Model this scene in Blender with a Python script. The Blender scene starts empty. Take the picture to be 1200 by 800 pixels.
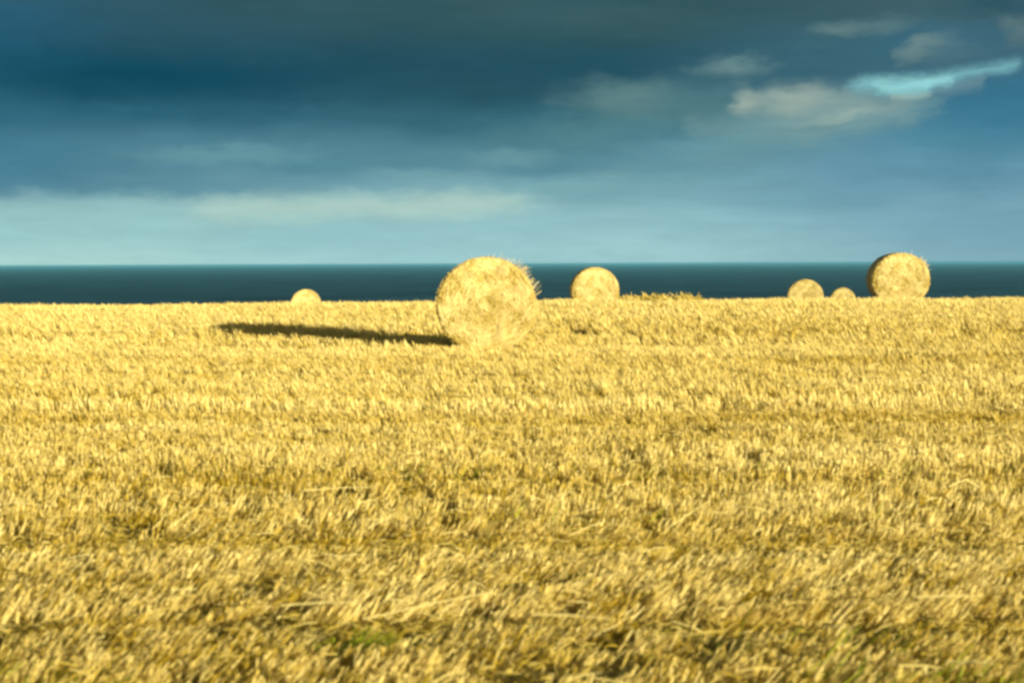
import bpy, math, random
import numpy as np
from mathutils import Vector, Matrix

R = math.radians
rng = np.random.default_rng(7)
random.seed(7)
sc = bpy.context.scene
COL = sc.collection
EYE = 1.5                      # eye height above z=0
F = 1667.0                     # focal length in photo pixels (50 mm, 1200 px)

# ------------------------------------------------------------------ camera
cam_d = bpy.data.cameras.new("camera")
cam = bpy.data.objects.new("camera", cam_d)
COL.objects.link(cam)
cam_d.sensor_width = 36
cam_d.lens = 50
cam_d.clip_start = 0.05
cam_d.clip_end = 90000
PITCH = math.atan((400 - 308.7) / F)
cam.matrix_world = (Matrix.Translation((0, 0, EYE)) @ Matrix.Rotation(R(90) - PITCH, 4, 'X')
                    @ Matrix.Rotation(R(-0.24), 4, 'Z'))
cam_d.dof.use_dof = True
cam_d.dof.focus_distance = 40
cam_d.dof.aperture_fstop = 3.2
sc.camera = cam

# ------------------------------------------------------------------ sun, exposure, sampling
SUN_EL = R(10.1)
SUN_AZ = R(133)                # compass-style: 0 = +Y (ahead), clockwise; sun is right and behind
sdir = Vector((math.sin(SUN_AZ) * math.cos(SUN_EL), math.cos(SUN_AZ) * math.cos(SUN_EL), math.sin(SUN_EL)))
sun_d = bpy.data.lights.new("sun", 'SUN')
sun_d.energy = 4.9
sun_d.angle = R(0.5)
sun_d.color = (1.0, 0.885, 0.61)
sun = bpy.data.objects.new("sun", sun_d)
sun.rotation_euler = sdir.to_track_quat('Z', 'Y').to_euler()
COL.objects.link(sun)
sc.view_settings.view_transform = 'Standard'
sc.view_settings.look = 'None'
sc.view_settings.gamma = 1
EXPO = 0.88
sc.view_settings.exposure = EXPO
sc.cycles.pixel_filter_type = 'BLACKMAN_HARRIS'
sc.cycles.filter_width = 2.9    # soft lens
sc.cycles.max_bounces = 6
sc.cycles.diffuse_bounces = 4
sc.cycles.transmission_bounces = 2
sc.cycles.transparent_max_bounces = 4

# ------------------------------------------------------------------ node helpers
def s2l(c):
    return tuple(((v / 255) / 12.92 if v / 255 <= 0.04045 else ((v / 255 + 0.055) / 1.055) ** 2.4) for v in c)

class NT:
    def __init__(self, tree):
        self.t = tree
        self.n = tree.nodes
        self.l = tree.links
    def new(self, typ, **kw):
        nd = self.n.new(typ)
        for k, v in kw.items():
            setattr(nd, k, v)
        return nd
    def put(self, sock, v):
        if isinstance(v, (int, float, tuple, list)):
            sock.default_value = v
        else:
            self.l.new(v, sock)
    def math(self, op, a, b=0.0, c=0.0, clamp=False):
        nd = self.new('ShaderNodeMath', operation=op)
        nd.use_clamp = clamp
        self.put(nd.inputs[0], a); self.put(nd.inputs[1], b); self.put(nd.inputs[2], c)
        return nd.outputs[0]
    def comb(self, x, y, z):
        nd = self.new('ShaderNodeCombineXYZ')
        self.put(nd.inputs[0], x); self.put(nd.inputs[1], y); self.put(nd.inputs[2], z)
        return nd.outputs[0]
    def noise(self, vec, scale=1.0, detail=4.0, rough=0.55, dist=0.0):
        nd = self.new('ShaderNodeTexNoise')
        self.put(nd.inputs['Vector'], vec)
        nd.inputs['Scale'].default_value = scale
        nd.inputs['Detail'].default_value = detail
        nd.inputs['Roughness'].default_value = rough
        nd.inputs['Distortion'].default_value = dist
        return nd.outputs['Fac']
    def mix(self, f, a, b, blend='MIX'):
        nd = self.new('ShaderNodeMix', data_type='RGBA', blend_type=blend)
        nd.clamp_factor = True
        def c4(v): return tuple(v) + (1,) if isinstance(v, tuple) and len(v) == 3 else v
        self.put(nd.inputs[0], f); self.put(nd.inputs[6], c4(a)); self.put(nd.inputs[7], c4(b))
        return nd.outputs[2]
    def mrange(self, v, a, b, c=0.0, d=1.0, smooth=True):
        nd = self.new('ShaderNodeMapRange', interpolation_type='SMOOTHSTEP' if smooth else 'LINEAR')
        nd.clamp = True
        self.put(nd.inputs[0], v)
        for i, q in enumerate((a, b, c, d)):
            self.put(nd.inputs[i + 1], q)
        return nd.outputs[0]
    def ramp(self, v, stops, interp='EASE'):
        nd = self.new('ShaderNodeValToRGB')
        cr = nd.color_ramp
        cr.interpolation = interp
        while len(cr.elements) < len(stops):
            cr.elements.new(0.5)
        for e, (p, c) in zip(cr.elements, stops):
            e.position = p
            e.color = tuple(c) + (1,)
        self.put(nd.inputs[0], v)
        return nd.outputs[0]

# ------------------------------------------------------------------ world: Nishita sky under storm clouds
world = bpy.data.worlds.new("World")
sc.world = world
world.use_nodes = True
w = NT(world.node_tree)
w.n.clear()
out = w.new('ShaderNodeOutputWorld')
bg = w.new('ShaderNodeBackground')
bg.inputs['Strength'].default_value = 0.1
w.l.new(bg.outputs[0], out.inputs[0])
sky = w.new('ShaderNodeTexSky', sky_type='NISHITA')
sky.sun_disc = False
sky.sun_elevation = SUN_EL
sky.sun_rotation = SUN_AZ
sky.air_density = 1.2
sky.dust_density = 0.6
tc = w.new('ShaderNodeTexCoord')
sep = w.new('ShaderNodeSeparateXYZ')
w.l.new(tc.outputs['Generated'], sep.inputs[0])
X, Y, Z = sep.outputs
az = w.math('ARCTAN2', X, Y)
el = w.math('ARCSINE', Z)
# cloud noise stretched along the horizon
nv = w.comb(w.math('MULTIPLY', az, 1.0), w.math('MULTIPLY', el, 3.6), 0.0)
n_big = w.noise(nv, 5.0, 3, 0.5, 0.3)
n_mid = w.noise(nv, 13.0, 5, 0.55, 0.4)
n_fine = w.noise(w.comb(az, w.math('MULTIPLY', el, 7.0), 3.3), 24.0, 5, 0.6, 0.3)
# warped coordinates
el_w = w.math('ADD', el, w.math('MULTIPLY', w.math('SUBTRACT', n_big, 0.5), 0.05))
el_w = w.math('ADD', el_w, w.math('MULTIPLY', w.math('SUBTRACT', n_mid, 0.5), 0.014))
CAM_R = Matrix.Rotation(R(90) - PITCH, 3, 'X') @ Matrix.Rotation(R(-0.24), 3, 'Z')
def sky_dir(px, py):
    v = CAM_R @ Vector(((px - 600) / F, (400 - py) / F, -1.0)); v.normalize()
    return math.atan2(v.x, v.y), math.asin(v.z)
def E(py, px=600): return sky_dir(px, py)[1]
def A(px, py=200): return sky_dir(px, py)[0]
EX = 10.0 / (2 ** EXPO)        # colours as seen -> world values at strength 0.1
def K(c): return tuple(v for v in s2l(c))
MAXE = 0.45
def stops(lst): return [(max(0.0, E(py)) / MAXE, K(c)) for py, c in lst]
elf = w.math('DIVIDE', el_w, MAXE)
left = w.ramp(elf, stops([(309, (170, 212, 208)), (262, (154, 200, 200)), (238, (136, 184, 188)), (222, (92, 142, 158)),
                          (185, (76, 128, 146)), (140, (48, 102, 122)), (85, (24, 78, 98)), (35, (44, 88, 106)),
                          (-60, (62, 94, 106)), (-400, (70, 92, 100))]))
midc = w.ramp(elf, stops([(309, (158, 202, 205)), (262, (146, 192, 198)), (225, (122, 168, 178)), (190, (88, 138, 152)),
                          (140, (56, 106, 122)), (85, (34, 80, 96)), (30, (46, 84, 92)), (-60, (60, 88, 96)), (-400, (70, 90, 98))]))
right = w.ramp(elf, stops([(309, (132, 174, 186)), (262, (120, 165, 182)), (215, (104, 152, 172)), (165, (78, 134, 156)),
                           (120, (56, 108, 134)), (70, (66, 104, 120)), (20, (64, 94, 102)), (-60, (66, 92, 100)), (-400, (74, 92, 100))]))
c = w.mix(w.mrange(az, A(60), A(560)), left, midc)
c = w.mix(w.mrange(az, A(700), A(1190)), c, right)
# warped direction for the cloud edges
wn = w.new('ShaderNodeTexNoise'); w.put(wn.inputs['Vector'], w.comb(az, w.math('MULTIPLY', el, 2.2), 7.7))
wn.inputs['Scale'].default_value = 30.0; wn.inputs['Detail'].default_value = 5; wn.inputs['Roughness'].default_value = 0.62
wsep = w.new('ShaderNodeSeparateColor'); w.l.new(wn.outputs['Color'], wsep.inputs[0])
az2 = w.math('ADD', az, w.math('MULTIPLY', w.math('SUBTRACT', wsep.outputs[0], 0.5), 0.050))
el2 = w.math('ADD', el, w.math('MULTIPLY', w.math('SUBTRACT', wsep.outputs[1], 0.5), 0.021))
# blobs: each a soft ellipse seen through the warp
def blob(c, px, py, rx, ry, ang, col, strength, edge=0.5, soft=(0.0, 1.35)):
    dx = w.math('SUBTRACT', az2, A(px, py)); dy = w.math('SUBTRACT', el2, E(py, px))
    ca, sa = math.cos(R(ang)), math.sin(R(ang))
    u = w.math('DIVIDE', w.math('ADD', w.math('MULTIPLY', dx, ca), w.math('MULTIPLY', dy, sa)), rx / F)
    v = w.math('DIVIDE', w.math('SUBTRACT', w.math('MULTIPLY', dy, ca), w.math('MULTIPLY', dx, sa)), ry / F)
    d = w.math('SQRT', w.math('ADD', w.math('MULTIPLY', u, u), w.math('MULTIPLY', v, v)))
    d = w.math('ADD', d, w.math('MULTIPLY', w.math('SUBTRACT', n_mid, 0.5), edge * 2))
    return w.mix(w.mrange(d, soft[1], soft[0], 0.0, strength), c, K(col))
# long shapes with a given upper and lower edge: pts = (px, top, bottom)
def strip(c, pts, col, strength, soft, warp=1.0):
    x0, x1 = pts[0][0], pts[-1][0]
    azs = w.math('ADD', w.math('MULTIPLY', az2, warp), w.math('MULTIPLY', az, 1 - warp))
    els = w.math('ADD', w.math('MULTIPLY', el2, warp), w.math('MULTIPLY', el, 1 - warp))
    tt = w.math('DIVIDE', w.math('SUBTRACT', azs, A(x0)), A(x1) - A(x0))
    rp = w.ramp(tt, [((A(x) - A(x0)) / (A(x1) - A(x0)), (E((t_ + b_) / 2, x) * 4, max(0, (b_ - t_) / 2) / 60.0, 0)) for x, t_, b_ in pts], 'LINEAR')
    sr = w.new('ShaderNodeSeparateColor'); w.l.new(rp, sr.inputs[0])
    cy = w.math('MULTIPLY', sr.outputs[0], 0.25)
    hw = w.math('MULTIPLY', sr.outputs[1], 60.0 / F)
    d = w.math('SUBTRACT', hw, w.math('ABSOLUTE', w.math('SUBTRACT', els, cy)))
    m = w.mrange(d, -soft / F, soft / F, 0.0, strength)
    ends = w.math('MULTIPLY', w.mrange(tt, 0.0, 0.10), w.mrange(tt, 1.0, 0.90))
    return w.mix(w.math('MULTIPLY', m, ends), c, K(col))
c = blob(c, 20, 45, 110, 60, 0, (40, 96, 122), 0.8)
c = blob(c, 0, 190, 110, 50, 0, (66, 122, 146), 0.6)
c = blob(c, 180, 85, 240, 48, 0, (16, 73, 92), 0.85)
c = blob(c, 560, 95, 300, 44, -4, (38, 80, 94), 0.7)
c = blob(c, 210, 45, 170, 30, 0, (48, 86, 100), 0.5)
c = blob(c, 450, 15, 360, 30, 0, (52, 88, 96), 0.7)
c = blob(c, 700, 20, 200, 26, -3, (64, 98, 102), 0.5)
c = blob(c, 270, 182, 130, 13, 0, (104, 154, 164), 0.8)
c = blob(c, 600, 186, 60, 12, 0, (116, 162, 168), 0.6)
c = blob(c, 710, 150, 190, 28, 8, (88, 136, 143), 0.7)
c = blob(c, 860, 175, 180, 34, 12, (108, 154, 162), 0.75)
c = blob(c, 830, 120, 130, 34, 0, (84, 126, 132), 0.7)
c = blob(c, 640, 220, 220, 14, 2, (126, 174, 180), 0.6)
c = strip(c, [(-200, 232, 262), (60, 232, 262), (180, 231, 260), (300, 233, 262), (420, 227, 262), (520, 224, 258), (600, 226, 252), (650, 236, 244), (700, 238, 242)], (156, 198, 197), 0.62, 12, 0.9)
c = strip(c, [(205, 240, 250), (260, 236, 256), (330, 236, 256), (430, 230, 254), (530, 228, 252), (590, 232, 248), (640, 240, 242)], (186, 212, 196), 0.55, 15, 0.9)
c = blob(c, 500, 205, 80, 10, 0, (122, 170, 176), 0.55)
c = blob(c, 980, 60, 240, 50, 6, (60, 104, 118), 0.6)
c = blob(c, 1090, 45, 90, 30, 0, (58, 108, 130), 0.6)
c = blob(c, 1165, 145, 110, 55, 10, (58, 122, 148), 0.8)
c = blob(c, 1080, 190, 170, 40, 0, (96, 148, 168), 0.6)
c = strip(c, [(790, 140, 152), (860, 140, 160), (920, 138, 165), (1000, 132, 160), (1080, 120, 140), (1120, 118, 124)], (116, 154, 156), 0.7, 18)
c = strip(c, [(848, 108, 122), (862, 104, 130), (885, 112, 134), (915, 104, 142), (950, 104, 148), (1000, 107, 143), (1050, 110, 134), (1090, 118, 124)], (136, 164, 160), 0.7, 20, 0.8)
c = blob(c, 873, 120, 24, 17, 0, (164, 180, 166), 0.65, 0.2)
c = blob(c, 905, 124, 22, 12, 0, (120, 152, 152), 0.4, 0.3)
c = blob(c, 935, 116, 46, 17, 0, (162, 180, 168), 0.65, 0.3)
c = blob(c, 985, 116, 40, 10, 0, (136, 166, 164), 0.5, 0.3)
c = blob(c, 998, 134, 50, 9, 10, (156, 178, 166), 0.6)
c = blob(c, 975, 148, 60, 4, 4, (96, 140, 146), 0.5)
c = blob(c, 725, 113, 75, 22, 0, (104, 140, 140), 0.7, 0.2)
c = blob(c, 862, 77, 50, 13, 0, (112, 146, 146), 0.75, 0.3)
c = blob(c, 985, 36, 40, 11, 0, (104, 134, 134), 0.7, 0.3)
c = blob(c, 1030, 30, 60, 12, 6, (92, 124, 128), 0.7)
c = blob(c, 1083, 58, 40, 14, 22, (120, 146, 144), 0.75, 0.3)
c = blob(c, 1105, 64, 50, 16, 5, (84, 120, 130), 0.5, 0.3)
c = blob(c, 1198, 30, 22, 24, 0, (100, 126, 128), 0.6)
c = blob(c, 1170, 5, 60, 14, 0, (36, 80, 98), 0.6)
# the bright break in the cloud with clear cyan sky behind
c = strip(c, [(985, 102, 105), (1020, 93, 105), (1042, 93, 108), (1060, 94, 111), (1082, 93, 111), (1100, 90, 102), (1122, 85, 94), (1150, 79, 86), (1180, 74, 80), (1204, 73, 74)], (138, 204, 208), 0.85, 11, 0.6)
c = strip(c, [(1015, 97, 103), (1050, 97, 106), (1085, 95, 107), (1120, 88, 94)], (158, 222, 222), 0.6, 7, 0.7)
c = strip(c, [(1086, 110, 114), (1110, 101, 112), (1130, 95, 106), (1152, 90, 104), (1160, 94, 98)], (124, 156, 160), 0.5, 10, 0.6)
c = strip(c, [(1035, 109, 114), (1060, 111, 116), (1085, 112, 116), (1095, 113, 115)], (176, 192, 172), 0.5, 5, 0.6)
# soft brightness mottling
mot = w.math('ADD', w.math('ADD', 0.77, w.math('MULTIPLY', n_fine, 0.20)), w.math('MULTIPLY', n_mid, 0.26))
gc = w.comb(mot, mot, mot)
c = w.mix(1.0, c, gc, 'MULTIPLY')
sc_c = w.new('ShaderNodeVectorMath', operation='SCALE')
w.l.new(c, sc_c.inputs[0]); sc_c.inputs['Scale'].default_value = EX
# the cloud deck covers the view out to sea and overhead; behind the viewer it gives way to an added warm tone
behind = w.mrange(w.math('ADD', w.math('MULTIPLY', Y, -1.0), w.math('MULTIPLY', w.math('SUBTRACT', n_big, 0.5), 0.8)), 0.1, 0.6)
sk = w.new('ShaderNodeVectorMath', operation='SCALE')
w.l.new(sky.outputs[0], sk.inputs[0]); sk.inputs['Scale'].default_value = 1.0
warm = w.mix(n_big, tuple(v * EX for v in K((96, 88, 66))), tuple(v * EX for v in K((150, 132, 92))))  # unseen cloud colours added to dim and warm the ambient light
back = w.mix(0.22, warm, sk.outputs[0])
fin = w.mix(w.math('MULTIPLY', behind, 0.9), sc_c.outputs[0], back)
w.l.new(fin, bg.inputs['Color'])

# ------------------------------------------------------------------ materials
def material(name):
    m = bpy.data.materials.new(name)
    m.use_nodes = True
    t = NT(m.node_tree)
    bs = t.n['Principled BSDF']
    return m, t, bs

def straw_material(name, lo, hi, transl=0.22, rough=0.7):
    """per-straw tint comes from the mesh attribute 'tint'"""
    m, t, bs = material(name)
    at = t.new('ShaderNodeAttribute', attribute_name='tint')
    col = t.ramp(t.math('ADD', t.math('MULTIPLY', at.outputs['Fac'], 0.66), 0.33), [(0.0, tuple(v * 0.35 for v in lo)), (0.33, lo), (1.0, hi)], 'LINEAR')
    geo = t.new('ShaderNodeNewGeometry')
    nz = t.noise(geo.outputs['Position'], 35.0, 2)
    nzz = t.math('ADD', 0.8, t.math('MULTIPLY', nz, 0.4))
    col = t.mix(1.0, col, t.comb(nzz, nzz, nzz), 'MULTIPLY')
    t.put(bs.inputs['Base Color'], col)
    bs.inputs['Roughness'].default_value = rough
    bs.inputs['Specular IOR Level'].default_value = 0.25
    tr = t.new('ShaderNodeBsdfTranslucent')
    t.put(tr.inputs['Color'], col)
    mx = t.new('ShaderNodeMixShader')
    mx.inputs[0].default_value = transl
    t.l.new(bs.outputs[0], mx.inputs[1]); t.l.new(tr.outputs[0], mx.inputs[2])
    t.l.new(mx.outputs[0], t.n['Material Output'].inputs[0])
    return m

M_STUB = straw_material('stubble_straw', (0.50, 0.345, 0.012), (0.98, 0.835, 0.35), 0.25)
M_LOOSE = straw_material('loose_straw', (0.50, 0.365, 0.03), (0.92, 0.80, 0.34))
M_GREEN = straw_material('green_grass', (0.18, 0.24, 0.012), (0.42, 0.46, 0.03))
M_BALE = straw_material('bale_straw', (0.46, 0.34, 0.05), (0.92, 0.80, 0.37), 0.1)
M_WISP = straw_material('wisp_straw', (0.70, 0.55, 0.22), (0.95, 0.85, 0.55), 0.35)
M_SWATH = straw_material('swath_straw', (0.38, 0.28, 0.03), (0.74, 0.60, 0.18), 0.15)

M_GROUND, t, bs = material('field_soil')
geo = t.new('ShaderNodeNewGeometry')
pos = geo.outputs['Position']
nA = t.noise(pos, 0.6, 4); nB = t.noise(pos, 14.0, 6, 0.7)
near_c = t.mix(nB, (0.09, 0.066, 0.012), (0.38, 0.28, 0.06))
near_c = t.mix(t.mrange(nA, 0.45, 0.75, 0, 0.5), near_c, (0.34, 0.25, 0.06))
t.put(bs.inputs['Base Color'], near_c)
bs.inputs['Roughness'].default_value = 0.95
bs.inputs['Specular IOR Level'].default_value = 0.1
bp = t.new('ShaderNodeBump'); bp.inputs['Strength'].default_value = 0.8; bp.inputs['Distance'].default_value = 0.03
t.put(bp.inputs['Height'], nB); t.l.new(bp.outputs[0], bs.inputs['Normal'])

M_SEA, t, bs = material('sea_water')
geo = t.new('ShaderNodeNewGeometry')
sp = t.new('ShaderNodeSeparateXYZ'); t.l.new(geo.outputs['Position'], sp.inputs[0])
wv = t.comb(t.math('MULTIPLY', sp.outputs[0], 0.006), t.math('MULTIPLY', sp.outputs[1], 0.005), 0.0)
nw = t.noise(wv, 1.0, 6, 0.65)
t.put(bs.inputs['Base Color'], t.mix(t.mrange(nw, 0.38, 0.66), (0.002, 0.020, 0.031), (0.016, 0.066, 0.088)))
bs.inputs['Roughness'].default_value = 0.45
bs.inputs['IOR'].default_value = 1.33
bs.inputs['Specular IOR Level'].default_value = 0.15
wp = t.comb(t.math('MULTIPLY', sp.outputs[0], 0.12), t.math('MULTIPLY', sp.outputs[1], 0.05), 0.0)
bp = t.new('ShaderNodeBump'); bp.inputs['Strength'].default_value = 1.0; bp.inputs['Distance'].default_value = 3.0
t.put(bp.inputs['Height'], t.noise(wp, 1.0, 5, 0.6)); t.l.new(bp.outputs[0], bs.inputs['Normal'])

M_CORE, t, bs = material('bale_core')
tcn = t.new('ShaderNodeTexCoord')
so = t.new('ShaderNodeSeparateXYZ'); t.l.new(tcn.outputs['Object'], so.inputs[0])
rad = t.math('SQRT', t.math('ADD', t.math('MULTIPLY', so.outputs[0], so.outputs[0]), t.math('MULTIPLY', so.outputs[2], so.outputs[2])))
ang = t.math('ARCTAN2', so.outputs[2], so.outputs[0])
rolled = t.noise(t.comb(t.math('MULTIPLY', rad, 34.0), t.math('MULTIPLY', ang, 3.0), t.math('MULTIPLY', so.outputs[1], 3.0)), 1.0, 5, 0.65, 0.6)
fib = t.noise(tcn.outputs['Object'], 26.0, 5, 0.7)
t.put(bs.inputs['Base Color'], t.mix(t.math('MULTIPLY', t.math('ADD', rolled, fib), 0.5), (0.30, 0.21, 0.04), (0.80, 0.67, 0.31)))
bs.inputs['Roughness'].default_value = 0.9
bs.inputs['Specular IOR Level'].default_value = 0.1
bp = t.new('ShaderNodeBump'); bp.inputs['Strength'].default_value = 0.7; bp.inputs['Distance'].default_value = 0.03
t.put(bp.inputs['Height'], t.math('ADD', rolled, fib)); t.l.new(bp.outputs[0], bs.inputs['Normal'])

M_NET, t, bs = material('net_wrapped_side')
tcn = t.new('ShaderNodeTexCoord')
so = t.new('ShaderNodeSeparateXYZ'); t.l.new(tcn.outputs['Object'], so.inputs[0])
ang = t.math('ARCTAN2', so.outputs[2], so.outputs[0])
fib = t.noise(t.comb(t.math('MULTIPLY', ang, 5.0), t.math('MULTIPLY', so.outputs[1], 40.0), 0.0), 1.0, 5, 0.7, 0.3)
strand = t.math('LESS_THAN', t.math('FRACT', t.math('MULTIPLY', so.outputs[1], 22.0)), 0.14)
bc = t.mix(fib, (0.24, 0.17, 0.06), (0.56, 0.45, 0.20))
bc = t.mix(t.math('MULTIPLY', strand, 0.35), bc, (0.75, 0.72, 0.6))
t.put(bs.inputs['Base Color'], bc)
bs.inputs['Roughness'].default_value = 0.85
bp = t.new('ShaderNodeBump'); bp.inputs['Strength'].default_value = 0.6; bp.inputs['Distance'].default_value = 0.02
t.put(bp.inputs['Height'], fib); t.l.new(bp.outputs[0], bs.inputs['Normal'])

# ------------------------------------------------------------------ object helpers
def tag(o, label=None, cat=None, group=None, kind=None):
    for k, v in (('label', label), ('category', cat), ('group', group), ('kind', kind)):
        if v: o[k] = v
    return o

def mesh_np(name, verts, faces, mat, tint=None, smooth=False, parent=None, link=True):
    """verts (N,3), faces (M,4) numpy -> one mesh object"""
    me = bpy.data.meshes.new(name)
    nv, nf = len(verts), len(faces)
    k = faces.shape[1]
    me.vertices.add(nv)
    me.vertices.foreach_set('co', verts.astype(np.float32).ravel())
    me.loops.add(nf * k)
    me.loops.foreach_set('vertex_index', faces.astype(np.int32).ravel())
    me.polygons.add(nf)
    me.polygons.foreach_set('loop_start', np.arange(0, nf * k, k, dtype=np.int32))
    me.polygons.foreach_set('use_smooth', np.full(nf, smooth, dtype=bool))
    me.materials.append(mat)
    if tint is not None:
        a = me.attributes.new('tint', 'FLOAT', 'POINT')
        a.data.foreach_set('value', tint.astype(np.float32))
    me.update(calc_edges=True)
    o = bpy.data.objects.new(name, me)
    if link:
        COL.objects.link(o)
    if parent:
        o.parent = parent
    return o

# ------------------------------------------------------------------ terrain
PY = np.array([-400, 0, 4, 12, 18, 21.5, 25, 29, 33, 36, 39, 45, 61, 73, 83, 150, 280, 300, 318, 360, 420])
PZ = np.array([-1.9, -1.56, -1.49, -1.42, -1.40, -1.38, -1.27, -1.13, -1.02, -1.06, -1.22, -1.55, -2.25, -2.75, -3.15, -6.5, -14, -17, -44, -50, -50])
yy = np.arange(-400, 420, 0.25)
pp = np.interp(yy, PY, PZ)
ker = np.exp(-0.5 * (np.arange(-24, 25) / 7.0) ** 2); ker /= ker.sum()
pp = np.convolve(np.pad(pp, 24, mode='edge'), ker, 'valid')
def G(x, y):
    x = np.asarray(x, float); y = np.asarray(y, float)
    z = np.interp(y, yy, pp)
    ramp_ = np.clip((y - 5) / 25, 0, 1)
    z = z + 0.0035 * np.clip(x, -60, 60) * ramp_
    z = z + 0.02 * np.sin(x * 0.31 + 1.0) * np.sin(y * 0.23 + 0.4) + 0.012 * np.sin(x * 0.9 + y * 0.37)
    return z + EYE
def tracks(x, y):
    """wheel tracks and drill rows run almost across the view; 1 = trough"""
    d = y + 0.02 * x
    t_ = np.zeros_like(d)
    for c_, w_, a_ in ((9.1, .22, .9), (7.15, .25, .8), (12.3, .25, .6), (14.2, .25, .7), (17.2, .3, .7), (19.3, .3, .5), (24.5, .4, .7), (5.55, .2, .5)):
        t_ = np.maximum(t_, a_ * np.exp(-((d - c_) / w_) ** 2))
    return t_

def axis(segments):
    out_ = []
    for a, b, s in segments:
        out_ += list(np.arange(a, b, s))
    return np.array(out_ + [segments[-1][1]])
gx = axis([(-900, -100, 40), (-100, -30, 5), (-30, 30, 0.25), (30, 100, 5), (100, 900, 40)])
gy = axis([(-400, -20, 20), (-20, 2, 1), (2, 46, 0.2), (46, 100, 1), (100, 270, 10), (270, 340, 2.5), (340, 420, 20)])
GX, GY = np.meshgrid(gx, gy)
GZ = G(GX, GY) - 0.03 * tracks(GX, GY) * (GY < 46)
vs = np.stack([GX, GY, GZ], -1).reshape(-1, 3)
nx, ny = len(gx), len(gy)
ii = (np.arange(ny - 1)[:, None] * nx + np.arange(nx - 1)[None, :]).ravel()
fs = np.stack([ii, ii + 1, ii + nx + 1, ii + nx], -1)
o = mesh_np('ground', vs, fs, M_GROUND, smooth=True)
tag(o, 'gently rising harvested field that drops away to the coast', 'field', kind='structure')

# sea: one sheet out to the horizon
ys = axis([(-2000, 300, 200), (300, 3000, 100), (3000, 10000, 1000), (10000, 60000, 10000)])
xs = axis([(-60000, -10000, 10000), (-10000, 10000, 1000), (10000, 60000, 10000)])
SX, SY = np.meshgrid(xs, ys)
vs = np.stack([SX, SY, np.full_like(SX, EYE - 34.0)], -1).reshape(-1, 3)
nx, ny = len(xs), len(ys)
ii = (np.arange(ny - 1)[:, None] * nx + np.arange(nx - 1)[None, :]).ravel()
o = mesh_np('sea', vs, np.stack([ii, ii + 1, ii + nx + 1, ii + nx], -1), M_SEA, smooth=True)
tag(o, 'dark teal sea stretching to the horizon', 'sea', kind='structure')

# ------------------------------------------------------------------ bales: places
# (px centre, diameter in px, top py, true diameter)
BALES = [
    (569.5, 117.5, 301, 1.53),
    (697.5, 56, 313, 1.52),
    (1057.5, 67, 296, 1.54),
    (357, 35, 339, 1.46),
    (946.5, 41, 327, 1.48),
    (990, 30, 337, 1.46),
]
BL = 0.92
bale_pos = []
for px, dpx, top, D in BALES:
    d = D * F / dpx
    hy = 311 - 5 * px / 1200
    x = (px - 600) / F * d
    ztop = (hy - top) / F * d + EYE
    y = d + BL / 2
    z = ztop - D
    bale_pos.append((x, y, z, D))
# settle each on the ground (small correction only), report
sunk = []
for i, (x, y, z, D) in enumerate(bale_pos):
    g = float(G(x, y)) - 0.02
    sunk.append(g - z)
    print('bale', i, 'x %.2f y %.2f wanted base %.2f ground %.2f' % (x, y, z, g))

# ------------------------------------------------------------------ ribbons (straws) in bulk
def ribbons(base, direc, length, width, side, bend=None, tint=None, name='straw', mat=None, parent=None, link=True):
    """each straw: 3 cross-sections, 2 quads. base(N,3) direc(N,3 unit) side(N,3 unit)"""
    n = len(base)
    if bend is None:
        bend = np.zeros((n, 3))
    p0 = base; p1 = base + direc * (length * 0.55)[:, None] + bend * 0.30
    p2 = base + direc * length[:, None] + bend
    w0 = (width * 0.5)[:, None] * side
    V = np.stack([p0 - w0, p0 + w0, p1 - w0, p1 + w0, p2 - w0 * 0.6, p2 + w0 * 0.6], 1).reshape(-1, 3)
    b = (np.arange(n) * 6)[:, None]
    Fq = np.concatenate([b + np.array([[0, 1, 3, 2]]), b + np.array([[2, 3, 5, 4]])], 0)
    return mesh_np(name, V, Fq, mat, None if tint is None else np.repeat(tint, 6), parent=parent, link=link)

def vnoise(x, y, s, seed=0):
    """smooth value noise 0..1"""
    r = np.random.default_rng(seed).random((256, 256))
    u = x / s; v = y / s
    iu = np.floor(u).astype(int); iv = np.floor(v).astype(int)
    fu = u - iu; fv = v - iv
    fu = fu * fu * (3 - 2 * fu); fv = fv * fv * (3 - 2 * fv)
    a = r[iu % 256, iv % 256]; b = r[(iu + 1) % 256, iv % 256]
    c_ = r[iu % 256, (iv + 1) % 256]; d = r[(iu + 1) % 256, (iv + 1) % 256]
    return (a * (1 - fu) + b * fu) * (1 - fv) + (c_ * (1 - fu) + d * fu) * fv

def clear_of_bales(x, y, margin=0.0):
    keep = np.ones(len(x), bool)
    for (bx, by, bz, D) in bale_pos:
        keep &= ~((np.abs(x - bx) < D * 0.36 + margin) & (np.abs(y - by) < BL / 2 + 0.03 + margin))
    return keep

def lean_x(y):
    """stalks were combed by the combine: away to the left up the field, to the right near the lane"""
    return np.interp(y, [4, 6, 7.5, 9, 12, 20, 40], [0.50, 0.62, 0.36, 0.10, -0.10, -0.34, -0.42])

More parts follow.
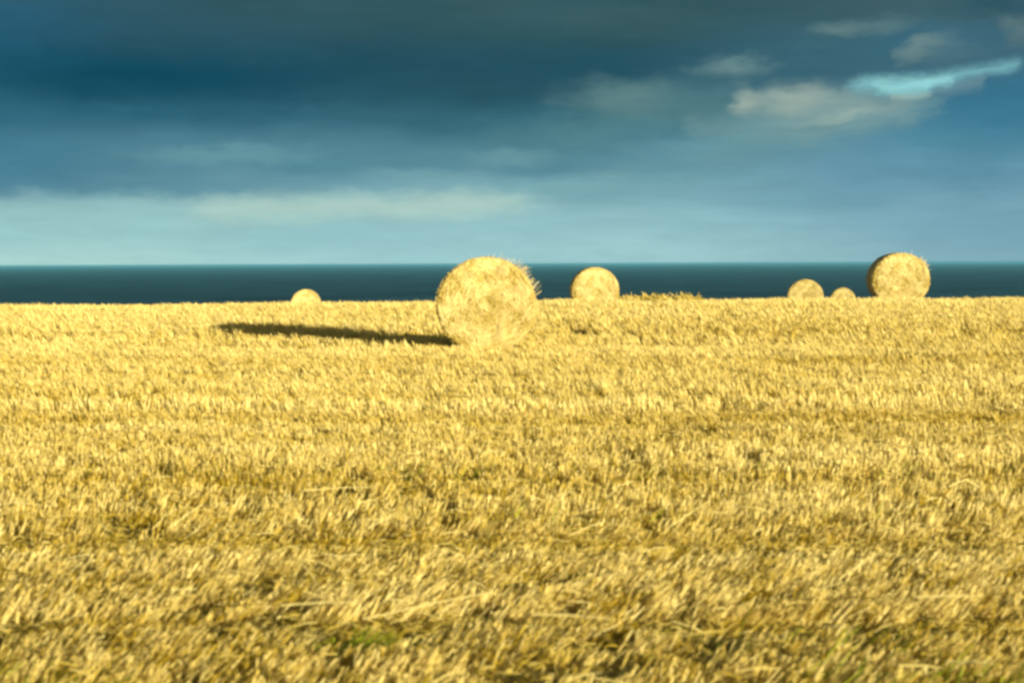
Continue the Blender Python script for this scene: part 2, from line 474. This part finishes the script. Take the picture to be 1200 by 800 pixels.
def stubble_zone(y0, y1, clumps_m2, per, wid, hgt, margin=2.5):
    area = 0
    n = int(clumps_m2 * ((0.44 * (y1 ** 2 - y0 ** 2)) + 2 * margin * (y1 - y0)))
    u = rng.random(n)
    y = np.sqrt(y0 ** 2 + u * (y1 ** 2 - y0 ** 2))
    x = (rng.random(n) * 2 - 1) * (0.44 * y + margin)
    # pull clumps into drill rows
    rs = 0.16
    d = y + 0.035 * x
    y = y + (np.round(d / rs) * rs - d) * 0.72
    tr = tracks(x, y)
    keep = (rng.random(n) > tr * 0.45) & clear_of_bales(x, y)
    x, y, tr = x[keep], y[keep], tr[keep]
    n = len(x)
    patch = vnoise(x, y, 0.55, 1) * 0.55 + vnoise(x, y, 0.17, 2) * 0.45
    big = vnoise(x, y, 2.4, 3)
    gap = (patch < 0.30) & (rng.random(n) < 0.85)
    pit = vnoise(x, y * 1.3, 0.16, 4) * 0.7 + vnoise(x, y, 0.8, 5) * 0.3
    gap |= (pit < np.interp(y, [4, 9, 20], [0.32, 0.25, 0.16])) & (rng.random(n) < 0.94)
    x, y, tr, patch, big = x[~gap], y[~gap], tr[~gap], patch[~gap], big[~gap]
    n = len(x)
    drow = y + 0.035 * x + 0.05 * (vnoise(x, y, 1.5, 12) - 0.5)
    line = vnoise(drow, 0 * y + 3, 0.13, 8) * 0.5 + vnoise(drow, 0 * y + 9, 0.55, 9) * 0.5     # drill rows and swaths
    ch = hgt * (0.62 + 0.35 * patch + 0.5 * line) * (1 - 0.5 * tr) * (0.8 + 0.4 * rng.random(n))
    ct = 0.56 + np.interp(y, [7, 16], [0.5, 0.25]) * (patch - 0.45) + 0.25 * (big - 0.5) + 0.85 * (line - 0.5) + rng.normal(0, 1, n) * np.interp(y, [8, 18], [0.15, 0.07]) - 0.5 * tr
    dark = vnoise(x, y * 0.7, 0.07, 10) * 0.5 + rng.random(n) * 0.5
    ct = np.clip(np.where(dark > np.interp(y, [6, 9, 18], [0.71, 0.78, 0.90]), ct - 0.85, ct), -0.45, 1)      # some clumps tinted dark to paint the shadow flecks among the straw
    ct = ct - np.interp(y, [4.2, 5.2, 7.5], [0.22, 0.00, -0.03]) * (0.4 + 1.2 * vnoise(x, y, 0.35, 6))
    lx = lean_x(y) + rng.normal(0, 0.13, n); ly = rng.normal(0.0, 0.15, n)
    X_ = np.repeat(x, per); Y_ = np.repeat(y, per)
    N = len(X_)
    r_ = 0.035
    X_ = X_ + rng.normal(0, r_, N); Y_ = Y_ + rng.normal(0, r_ * 0.7, N)
    H = np.repeat(ch, per) * (0.7 + 0.45 * rng.random(N))
    dx = np.repeat(lx, per) + rng.normal(0, 0.12, N); dy = np.repeat(ly, per) + rng.normal(0, 0.2, N)
    D_ = np.stack([dx, dy, np.ones(N)], -1); D_ /= np.linalg.norm(D_, axis=1)[:, None]
    th = rng.normal(0, 0.8, N)
    S_ = np.stack([np.cos(th), np.sin(th), np.zeros(N)], -1)
    B_ = np.stack([rng.normal(0, 0.008, N) + 0.015 * dx, rng.normal(0, 0.02, N), -0.01 * np.ones(N)], -1)
    T_ = np.clip(np.repeat(ct, per) + rng.normal(0, 0.15, N), -0.45, 1)
    base = np.stack([X_, Y_, G(X_, Y_) - 0.035], -1)
    W_ = wid * (0.6 + 0.9 * rng.random(N))
    return base, D_, H / D_[:, 2] * 0.9 + 0.03, W_, S_, B_, T_

zones = [
    (2.2, 4.2, 230, 9, 0.007, 0.085),
    (4.2, 7.5, 420, 9, 0.0075, 0.085),
    (7.5, 13, 300, 8, 0.0075, 0.105),
    (13, 22, 170, 6, 0.009, 0.135),
    (22, 36, 105, 5, 0.012, 0.155),
    (36, 50, 30, 5, 0.020, 0.16),
    (50, 95, 8, 5, 0.035, 0.16),
]
parts = [stubble_zone(*z) for z in zones]
cat = [np.concatenate([p[i] for p in parts]) for i in range(7)]
print('straws', len(cat[0]))
o = ribbons(cat[0], cat[1], cat[2], cat[3], cat[4], cat[5], cat[6], 'stubble', M_STUB)
tag(o, 'golden cut straw stubble covering the whole field', 'stubble', kind='stuff')

# loose straw lying on top of the stubble
def litter(y0, y1, n, wid, ln, low=0.05, high=0.15):
    u = rng.random(n)
    y = np.sqrt(y0 ** 2 + u * (y1 ** 2 - y0 ** 2)); x = (rng.random(n) * 2 - 1) * (0.44 * y + 2.5)
    k = clear_of_bales(x, y, 0.25); x, y = x[k], y[k]; n = len(x)
    z = G(x, y) + low + (high - low) * rng.random(n)
    th = rng.random(n) * 2 * math.pi
    el_ = rng.normal(0.10, 0.22, n)
    D_ = np.stack([np.cos(th) * np.cos(el_), np.sin(th) * np.cos(el_), np.sin(el_)], -1)
    S_ = np.cross(D_, np.array([0.2, -0.6, 0.75])); S_ /= np.linalg.norm(S_, axis=1)[:, None]
    L = ln * (0.4 + rng.random(n)); T_ = rng.random(n)
    if low < 0: T_ = T_ * 0.5
    return np.stack([x, y, z], -1), D_, L, wid * (0.7 + 0.6 * rng.random(n)), S_, np.stack([rng.normal(0, .02, n), rng.normal(0, .02, n), -0.02 * np.ones(n)], -1), T_
parts = [litter(2.5, 8, 1500, 0.0055, 0.12), litter(8, 18, 2600, 0.006, 0.12), litter(3, 8, 30000, 0.006, 0.055, -0.005, 0.03), litter(8, 14, 26000, 0.008, 0.06, -0.005, 0.03), litter(18, 45, 5000, 0.009, 0.16)]
cat = [np.concatenate([p[i] for p in parts]) for i in range(7)]
# a few long pale stalks seen lying in the near field: (px, py, length m, angle deg)
ex = []
for px, py, L, a in ((395, 583, 0.42, 4), (670, 730, 0.30, -2), (500, 735, 0.5, 12), (445, 628, 0.16, 30), (690, 636, 0.2, 25), (1015, 688, 0.25, 35), (370, 718, 0.3, 4),
                     (1120, 708, 0.3, 2), (715, 700, 0.12, 50), (810, 625, 0.24, 35), (120, 505, 0.2, 80), (430, 598, 0.1, 20), (215, 624, 0.2, 40)):
    h = -(float(G(0, 7)) - EYE + 0.10)
    y = h * F / (py - 309); x = (px - 600) / F * y
    z = float(G(x, y)) + 0.13
    ex.append(((x - L / 2 * math.cos(R(a)), y, z), (math.cos(R(a)), 0.15, math.sin(R(a))), L, 0.009, (0.0, -0.6, 0.8), (0, 0, -0.02), 0.95))
exa = [np.array([e[i] for e in ex], float) for i in range(7)]
exa[1] /= np.linalg.norm(exa[1], axis=1)[:, None]
cat = [np.concatenate([cat[i], exa[i]]) for i in range(7)]
o = ribbons(*cat, 'loose_straw', M_LOOSE)
tag(o, 'loose pale straw scattered over the stubble', 'straw', kind='stuff')

# green grass coming through near the lane
def green(cx, cy, sx, sy, n, h):
    x = cx + rng.normal(0, sx, n); y = cy + rng.normal(0, sy, n)
    th = rng.random(n) * 6.28
    D_ = np.stack([0.5 + rng.normal(0, .35, n), rng.normal(0, .35, n), np.ones(n)], -1); D_ /= np.linalg.norm(D_, axis=1)[:, None]
    S_ = np.stack([np.cos(th), np.sin(th), 0 * th], -1)
    B_ = np.stack([0.05 + rng.normal(0, .03, n), rng.normal(0, .03, n), -0.03 * np.ones(n)], -1)
    return np.stack([x, y, G(x, y) - 0.02], -1), D_, h * (0.6 + 0.7 * rng.random(n)), 0.007 * (0.6 + 0.8 * rng.random(n)), S_, B_, rng.random(n)
def at(px, py, drop=0.0):
    h = -(float(G(0, 5)) - EYE + drop); y = h * F / (py - 309)
    return (px - 600) / F * y, y
gp = at(410, 733, 0.13)
o = ribbons(*green(gp[0], gp[1], 0.06, 0.022, 300, 0.12), 'grass', M_GREEN)
tag(o, 'small tuft of bright green grass low in the near stubble', 'grass', kind='stuff')
parts = []
for px, py, sx, n in ((1110, 785, .16, 60), (985, 782, .1, 50), (1050, 745, .12, 30), (12, 780, .1, 50), (880, 740, .3, 20), (600, 600, 1.6, 90), (800, 548, 2.5, 160), (300, 548, 2.5, 160)):
    q = at(px, py, 0.1)
    parts.append(green(q[0], q[1], sx, 0.09, n, 0.15))
o = ribbons(*[np.concatenate([p[i] for p in parts]) for i in range(7)], 'ground_cover', M_GREEN)
tag(o, 'sparse green weeds growing among the straw stubble', 'weeds', kind='stuff')

# ------------------------------------------------------------------ straw bales
def bale_core(Rr, L, seed):
    """barrel of rolled straw: lumpy end faces with rolled rings, rounded rims; axis along Y, centred"""
    r = np.random.default_rng(seed)
    NA = 120
    ang = np.arange(NA) / NA * 2 * math.pi
    prof = []                                            # (radius, y, face weight)
    for q in np.linspace(0.02, 0.93, 22): prof.append((Rr * q, -L / 2, 1.0))
    for a in (20, 45, 70): prof.append((Rr * (0.93 + 0.065 * math.sin(R(a))), -L / 2 + Rr * 0.07 * (1 - math.cos(R(a))), 0.6))
    for q in np.linspace(-0.86, 0.86, 14): prof.append((Rr * 0.985, q * L / 2, 0.0))
    for a in (70, 45, 20): prof.append((Rr * (0.93 + 0.065 * math.sin(R(a))), L / 2 - Rr * 0.07 * (1 - math.cos(R(a))), 0.6))
    for q in np.linspace(0.93, 0.02, 22): prof.append((Rr * q, L / 2, 1.0))
    V = []
    for (pr, py_, wf) in prof:
        sgn = -1 if py_ < 0 else 1
        x0 = pr * np.cos(ang); z0 = pr * np.sin(ang)
        rr = pr + 0.0
        lump = (vnoise(x0 + 9, z0 + 9, 0.10, seed) - 0.5) * 0.05 + (vnoise(x0 + 9, z0 + 9, 0.33, seed + 1) - 0.5) * 0.09
        # rolled spiral rings
        ring = 0.006 * np.sin(pr * 58 + ang + 3 * vnoise(x0 + 5, z0 + 5, 0.3, seed + 2))
        core = -0.05 * math.exp(-(pr / 0.12) ** 2)
        dy = wf * (lump + ring + core)
        dr = (vnoise(ang * 2 + 7, np.full(NA, py_ + 9), 0.35, seed + 3) - 0.5) * 0.03 * (1 if pr > Rr * 0.9 else 0)
        V.append(np.stack([(pr + dr) * np.cos(ang), py_ + sgn * dy, (pr + dr) * np.sin(ang)], -1))
    V = np.array(V)
    # slight sag: the bale is a touch flattened
    n = len(prof)
    V = V.reshape(-1, 3)
    V = np.concatenate([V, [[0, -L / 2 + 0.04, 0], [0, L / 2 - 0.04, 0]]])
    Fq = []
    for i in range(n - 1):
        for j in range(NA):
            k = (j + 1) % NA
            Fq.append((i * NA + j, i * NA + k, (i + 1) * NA + k, (i + 1) * NA + j))
    me = bpy.data.meshes.new('rolled_straw')
    tris = [(n * NA, (j + 1) % NA, j) for j in range(NA)] + [(n * NA + 1, (n - 1) * NA + j, (n - 1) * NA + (j + 1) % NA) for j in range(NA)]
    return V, Fq, tris

def strands(Rr, L, n_face, n_side, seed, wid):
    """short straws lying in the roll: tangential on the ends, wrapped on the sides, some sticking out"""
    r = np.random.default_rng(seed)
    P, D_, Ln, W_, S_, B_, T_ = [], [], [], [], [], [], []
    for sgn in (-1, 1):
        n = n_face if sgn < 0 else n_face // 3
        q = np.sqrt(r.random(n)) * 0.97; a = r.random(n) * 6.283
        x = Rr * q * np.cos(a); z = Rr * q * np.sin(a)
        y = sgn * (L / 2 + 0.012 + 0.02 * r.random(n) + 0.02 * (vnoise(x + 9, z + 9, 0.10, 40) - 0.5))
        ta = a + math.pi / 2 + r.normal(0, 0.6, n) * (1.1 - 0.7 * q ** 2)
        out_ = np.abs(r.normal(0, 0.16, n))
        d = np.stack([np.cos(ta), sgn * out_, np.sin(ta)], -1); d /= np.linalg.norm(d, axis=1)[:, None]
        s = np.cross(d, np.array([0.0, 1.0, 0.0]) + r.normal(0, .3, (n, 3))); s /= np.linalg.norm(s, axis=1)[:, None]
        ln_ = (0.05 + 0.11 * r.random(n)) * (1 - 0.66 * q ** 3)
        tt = vnoise(x + 9, z + 9, 0.16, seed + 9)
        P.append(np.stack([x, y, z], -1)); D_.append(d); Ln.append(ln_); S_.append(s)
        B_.append(-0.5 * (ln_ ** 2 / (Rr * q + 0.1))[:, None] * np.stack([np.cos(a), 0 * a, np.sin(a)], -1))
        T_.append(np.clip(0.58 + (tt - 0.5) * 0.9 - 0.15 * (q > .86) + r.normal(0, 0.3, n) - 0.35 * np.exp(-(q * Rr / 0.13) ** 2), 0, 1)); W_.append(np.full(n, wid))
    n = n_side
    a = r.random(n) * 6.283; y = (r.random(n) - 0.5) * L * 0.98
    rr = Rr * 0.99
    ta = a + math.pi / 2
    tang = np.stack([-np.sin(a), r.normal(0, .5, n), np.cos(a)], -1)
    nor = np.stack([np.cos(a), 0 * a, np.sin(a)], -1)
    d = tang + nor * np.abs(r.normal(0.0, 0.11, n))[:, None]; d /= np.linalg.norm(d, axis=1)[:, None]
    s = np.cross(d, nor + r.normal(0, .3, (n, 3))); s /= np.linalg.norm(s, axis=1)[:, None]
    P.append(nor * rr + np.stack([0 * y, y, 0 * y], -1)); D_.append(d); Ln.append(0.03 + 0.06 * r.random(n)); S_.append(s)
    B_.append(np.zeros((n, 3))); T_.append(r.random(n)); W_.append(np.full(n, wid))
    # straws ruffled out around the rims
    n = n_face // 9
    for sgn in (-1, 1):
        a = r.random(n) * 6.283
        nor = np.stack([np.cos(a), np.full(n, sgn * 0.3), np.sin(a)], -1)
        P.append(np.stack([Rr * .975 * np.cos(a), np.full(n, sgn * (L / 2 - .015)), Rr * .975 * np.sin(a)], -1))
        d = nor * (0.12 + 0.38 * r.random(n))[:, None] + np.stack([-np.sin(a), 0 * a, np.cos(a)], -1) * r.normal(0, 1, n)[:, None]
        d /= np.linalg.norm(d, axis=1)[:, None]
        s = np.cross(d, np.array([0.0, 1.0, 0.1])); s /= np.linalg.norm(s, axis=1)[:, None]
        D_.append(d); S_.append(s); Ln.append(0.02 + 0.035 * r.random(n)); B_.append(np.zeros((n, 3))); T_.append(0.7 * r.random(n)); W_.append(np.full(n, wid))
    c_ = lambda l: np.concatenate(l)
    return c_(P), c_(D_), c_(Ln), c_(W_), c_(S_), c_(B_), c_(T_)

def build_rolled(Rr, L, seed, n_face, wid):
    V, Fq, tris = bale_core(Rr, L, seed)
    P, D_, Ln, W_, S_, B_, T_ = strands(Rr, L, n_face, 1500, seed, wid)
    nb = len(V)
    n = len(P)
    p1 = P + D_ * (Ln * .55)[:, None] + B_ * .3; p2 = P + D_ * Ln[:, None] + B_
    w0 = (W_ * .5)[:, None] * S_
    RV = np.stack([P - w0, P + w0, p1 - w0, p1 + w0, p2 - w0 * .6, p2 + w0 * .6], 1).reshape(-1, 3)
    b = nb + (np.arange(n) * 6)[:, None]
    RF = np.concatenate([b + np.array([[0, 1, 3, 2]]), b + np.array([[2, 3, 5, 4]])], 0).tolist()
    me = bpy.data.meshes.new('rolled_straw')
    me.from_pydata(np.concatenate([V, RV]).tolist(), [], list(Fq) + tris + [tuple(f) for f in RF])
    me.materials.append(M_CORE); me.materials.append(M_BALE)
    nc = len(Fq) + len(tris)
    mi = np.zeros(len(me.polygons), np.int32); mi[nc:] = 1
    me.polygons.foreach_set('material_index', mi)
    sm = np.zeros(len(me.polygons), bool); sm[:nc] = True
    me.polygons.foreach_set('use_smooth', sm)
    at_ = me.attributes.new('tint', 'FLOAT', 'POINT')
    at_.data.foreach_set('value', np.concatenate([np.full(nb, .5), np.repeat(T_, 6)]).astype(np.float32))
    me.update()
    return me

def build_net(Rr, L, seed):
    """curved side of the bale under its net: an open barrel shell with turned-in edges"""
    NA = 96
    a = np.arange(NA) / NA * 2 * math.pi
    rows = [(-L / 2 + .035, .975), (-L / 2 + .06, 1.0)] + [(q, 1.006) for q in np.linspace(-L / 2 + .12, L / 2 - .12, 16)] + [(L / 2 - .06, 1.0), (L / 2 - .035, .975)]
    V = []
    for y, s in rows:
        lump = 1 + (vnoise(a * 2 + 3, np.full(NA, y + 5), .3, seed) - .5) * .03
        lump = 0.5 * (lump + np.roll(lump, 1))
        V.append(np.stack([Rr * s * lump * np.cos(a), np.full(NA, y), Rr * s * lump * np.sin(a)], -1))
    V = np.array(V).reshape(-1, 3)
    Fq = np.array([(i * NA + j, i * NA + (j + 1) % NA, (i + 1) * NA + (j + 1) % NA, (i + 1) * NA + j) for i in range(len(rows) - 1) for j in range(NA)])
    ob = mesh_np('net_wrap', V, Fq, M_NET, smooth=True, link=False)
    return ob.data

def build_wisps(Rr, L, seed, spots, wid):
    """loose straws standing off the rim. spots: (angle deg, count, length)"""
    r = np.random.default_rng(seed)
    P, D_, Ln = [], [], []
    for ang, n, ln in spots:
        a = R(ang) + r.normal(0, .16, n)
        P.append(np.stack([Rr * np.cos(a), r.uniform(-L / 2, -L / 4, n), Rr * np.sin(a)], -1))
        d = np.stack([np.cos(a) * .8 + r.normal(.1, .5, n), r.normal(-.2, .3, n), np.sin(a) * .8 + .35 + r.normal(0, .5, n)], -1)
        D_.append(d / np.linalg.norm(d, axis=1)[:, None]); Ln.append(ln * (.5 + .8 * r.random(n)))
    P = np.concatenate(P); D_ = np.concatenate(D_); Ln = np.concatenate(Ln); n = len(P)
    S_ = np.cross(D_, np.array([0., 1., 0.])); S_ /= np.linalg.norm(S_, axis=1)[:, None]
    ob = ribbons(P, D_, Ln, np.full(n, wid), S_, r.normal(0, .03, (n, 3)), r.random(n), 'loose_straw', M_WISP, link=False)
    return ob.data

R0 = 0.75
mesh_hi = build_rolled(R0 * 0.99, BL, 11, 12000, 0.0085)
mesh_lo = build_rolled(R0 * 0.99, BL, 23, 5000, 0.014)
mesh_net = build_net(R0, BL, 5)
LABELS = [
    'largest round straw bale, nearest the camera, casting a long shadow across the stubble',
    'medium round straw bale on the ridge just right of the largest bale',
    'big round bale at the right of the ridge with its dark shaded side showing',
    'small pale bale half hidden by the ridge, alone left of the largest bale',
    'half hidden bale on the ridge, larger of the two left of the big dark-sided bale',
    'smallest bale top peeping over the ridge beside the big dark-sided bale',
]
SPIN = [0, 70, 200, 130, 260, 310]
YAW = [1.0, 2.0, -4.0, 6.0, -11.0, -12.0]
WISPS = [[(38, 34, .12), (16, 12, .08), (66, 14, .06), (110, 5, .04)],
         [], [(40, 30, .10)], [], [], []]
for i, (x, y, z, D) in enumerate(bale_pos):
    root = bpy.data.objects.new('straw_bale', None)
    root.empty_display_size = 0.3
    COL.objects.link(root)
    g = float(G(x, y)) - 0.02
    # sit on the ground; keep the bale's top where the photo has it by a small change of size
    top = z + D
    s = min(max((top - g) / 1.5, 0.9), 1.14)
    root.location = (x, y, g)
    root.rotation_euler.z = R(YAW[i])
    tag(root, LABELS[i], 'straw bale', 'round straw bales standing in the stubble field')
    print('bale', i, 'scale', round(s, 3), 'want', round((top - g) / 1.5, 3))
    for nm, me in (('rolled_straw', mesh_hi if i == 0 else mesh_lo), ('net_wrap', mesh_net)):
        p = bpy.data.objects.new(nm, me)
        COL.objects.link(p); p.parent = root
        p.location = (0, 0, R0 * s); p.scale = (D / 1.5 * (1.0), 1, s)
        p.scale = (D / 1.5 , 1, s)
        p.rotation_euler.y = R(SPIN[i]) if abs(s - D / 1.5) < 0.03 else 0
    if not WISPS[i]: continue
    me = build_wisps(R0, BL, 60 + i, WISPS[i], 0.006 if i == 0 else 0.010)
    p = bpy.data.objects.new('loose_straw', me); COL.objects.link(p); p.parent = root
    p.location = (0, 0, R0 * s); p.scale = (D / 1.5, 1, s)

# low swath of darker loose straw on the ridge, right of the medium bale
n = 2600
yc = 34.5
xa, xb = (728 - 600) / F * yc, (816 - 600) / F * yc
u = rng.random(n); x = xa + (xb - xa) * u; y = yc + rng.normal(0, .25, n)
env = 0.02 + 0.045 * np.exp(-((u - .42) / .15) ** 2) + .05 * np.exp(-((u - .85) / .13) ** 2) + 0.02 * (u > 0.1)
z = G(x, y) + 0.06 + (env + 0.03) * rng.random(n)
th = rng.random(n) * 6.283; e_ = rng.normal(.15, .35, n)
D_ = np.stack([np.cos(th) * np.cos(e_), np.sin(th) * np.cos(e_), np.sin(e_)], -1)
S_ = np.cross(D_, np.array([0., -1., .4])); S_ /= np.linalg.norm(S_, axis=1)[:, None]
o = ribbons(np.stack([x, y, z], -1), D_, .10 + .14 * rng.random(n), np.full(n, .016), S_, rng.normal(0, .02, (n, 3)), rng.random(n), 'straw_heap', M_SWATH)
tag(o, 'low darker heap of loose straw on the ridge right of the medium bale', 'straw heap')

# sea air: far water fades towards the horizon
hx, hy0, hy1, z0, z1 = 62000, -2500, 62000, EYE - 52.5, EYE + 1.2
V = np.array([(x, y, z) for z in (z0, z1) for y in (hy0, hy1) for x in (-hx, hx)], float)
Fq = np.array([(0, 2, 3, 1), (4, 5, 7, 6), (0, 1, 5, 4), (2, 6, 7, 3), (0, 4, 6, 2), (1, 3, 7, 5)])
M_HAZE = bpy.data.materials.new('haze'); M_HAZE.use_nodes = True
t = NT(M_HAZE.node_tree); t.n.clear()
mo = t.new('ShaderNodeOutputMaterial'); pv = t.new('ShaderNodeVolumePrincipled')
pv.inputs['Density'].default_value = 6.5e-5
pv.inputs['Color'].default_value = (0.15, 0.50, 0.74, 1)
t.l.new(pv.outputs[0], mo.inputs['Volume'])
o = mesh_np('haze', V, Fq, M_HAZE)
tag(o, 'thin sea haze softening the horizon', 'haze', kind='stuff')
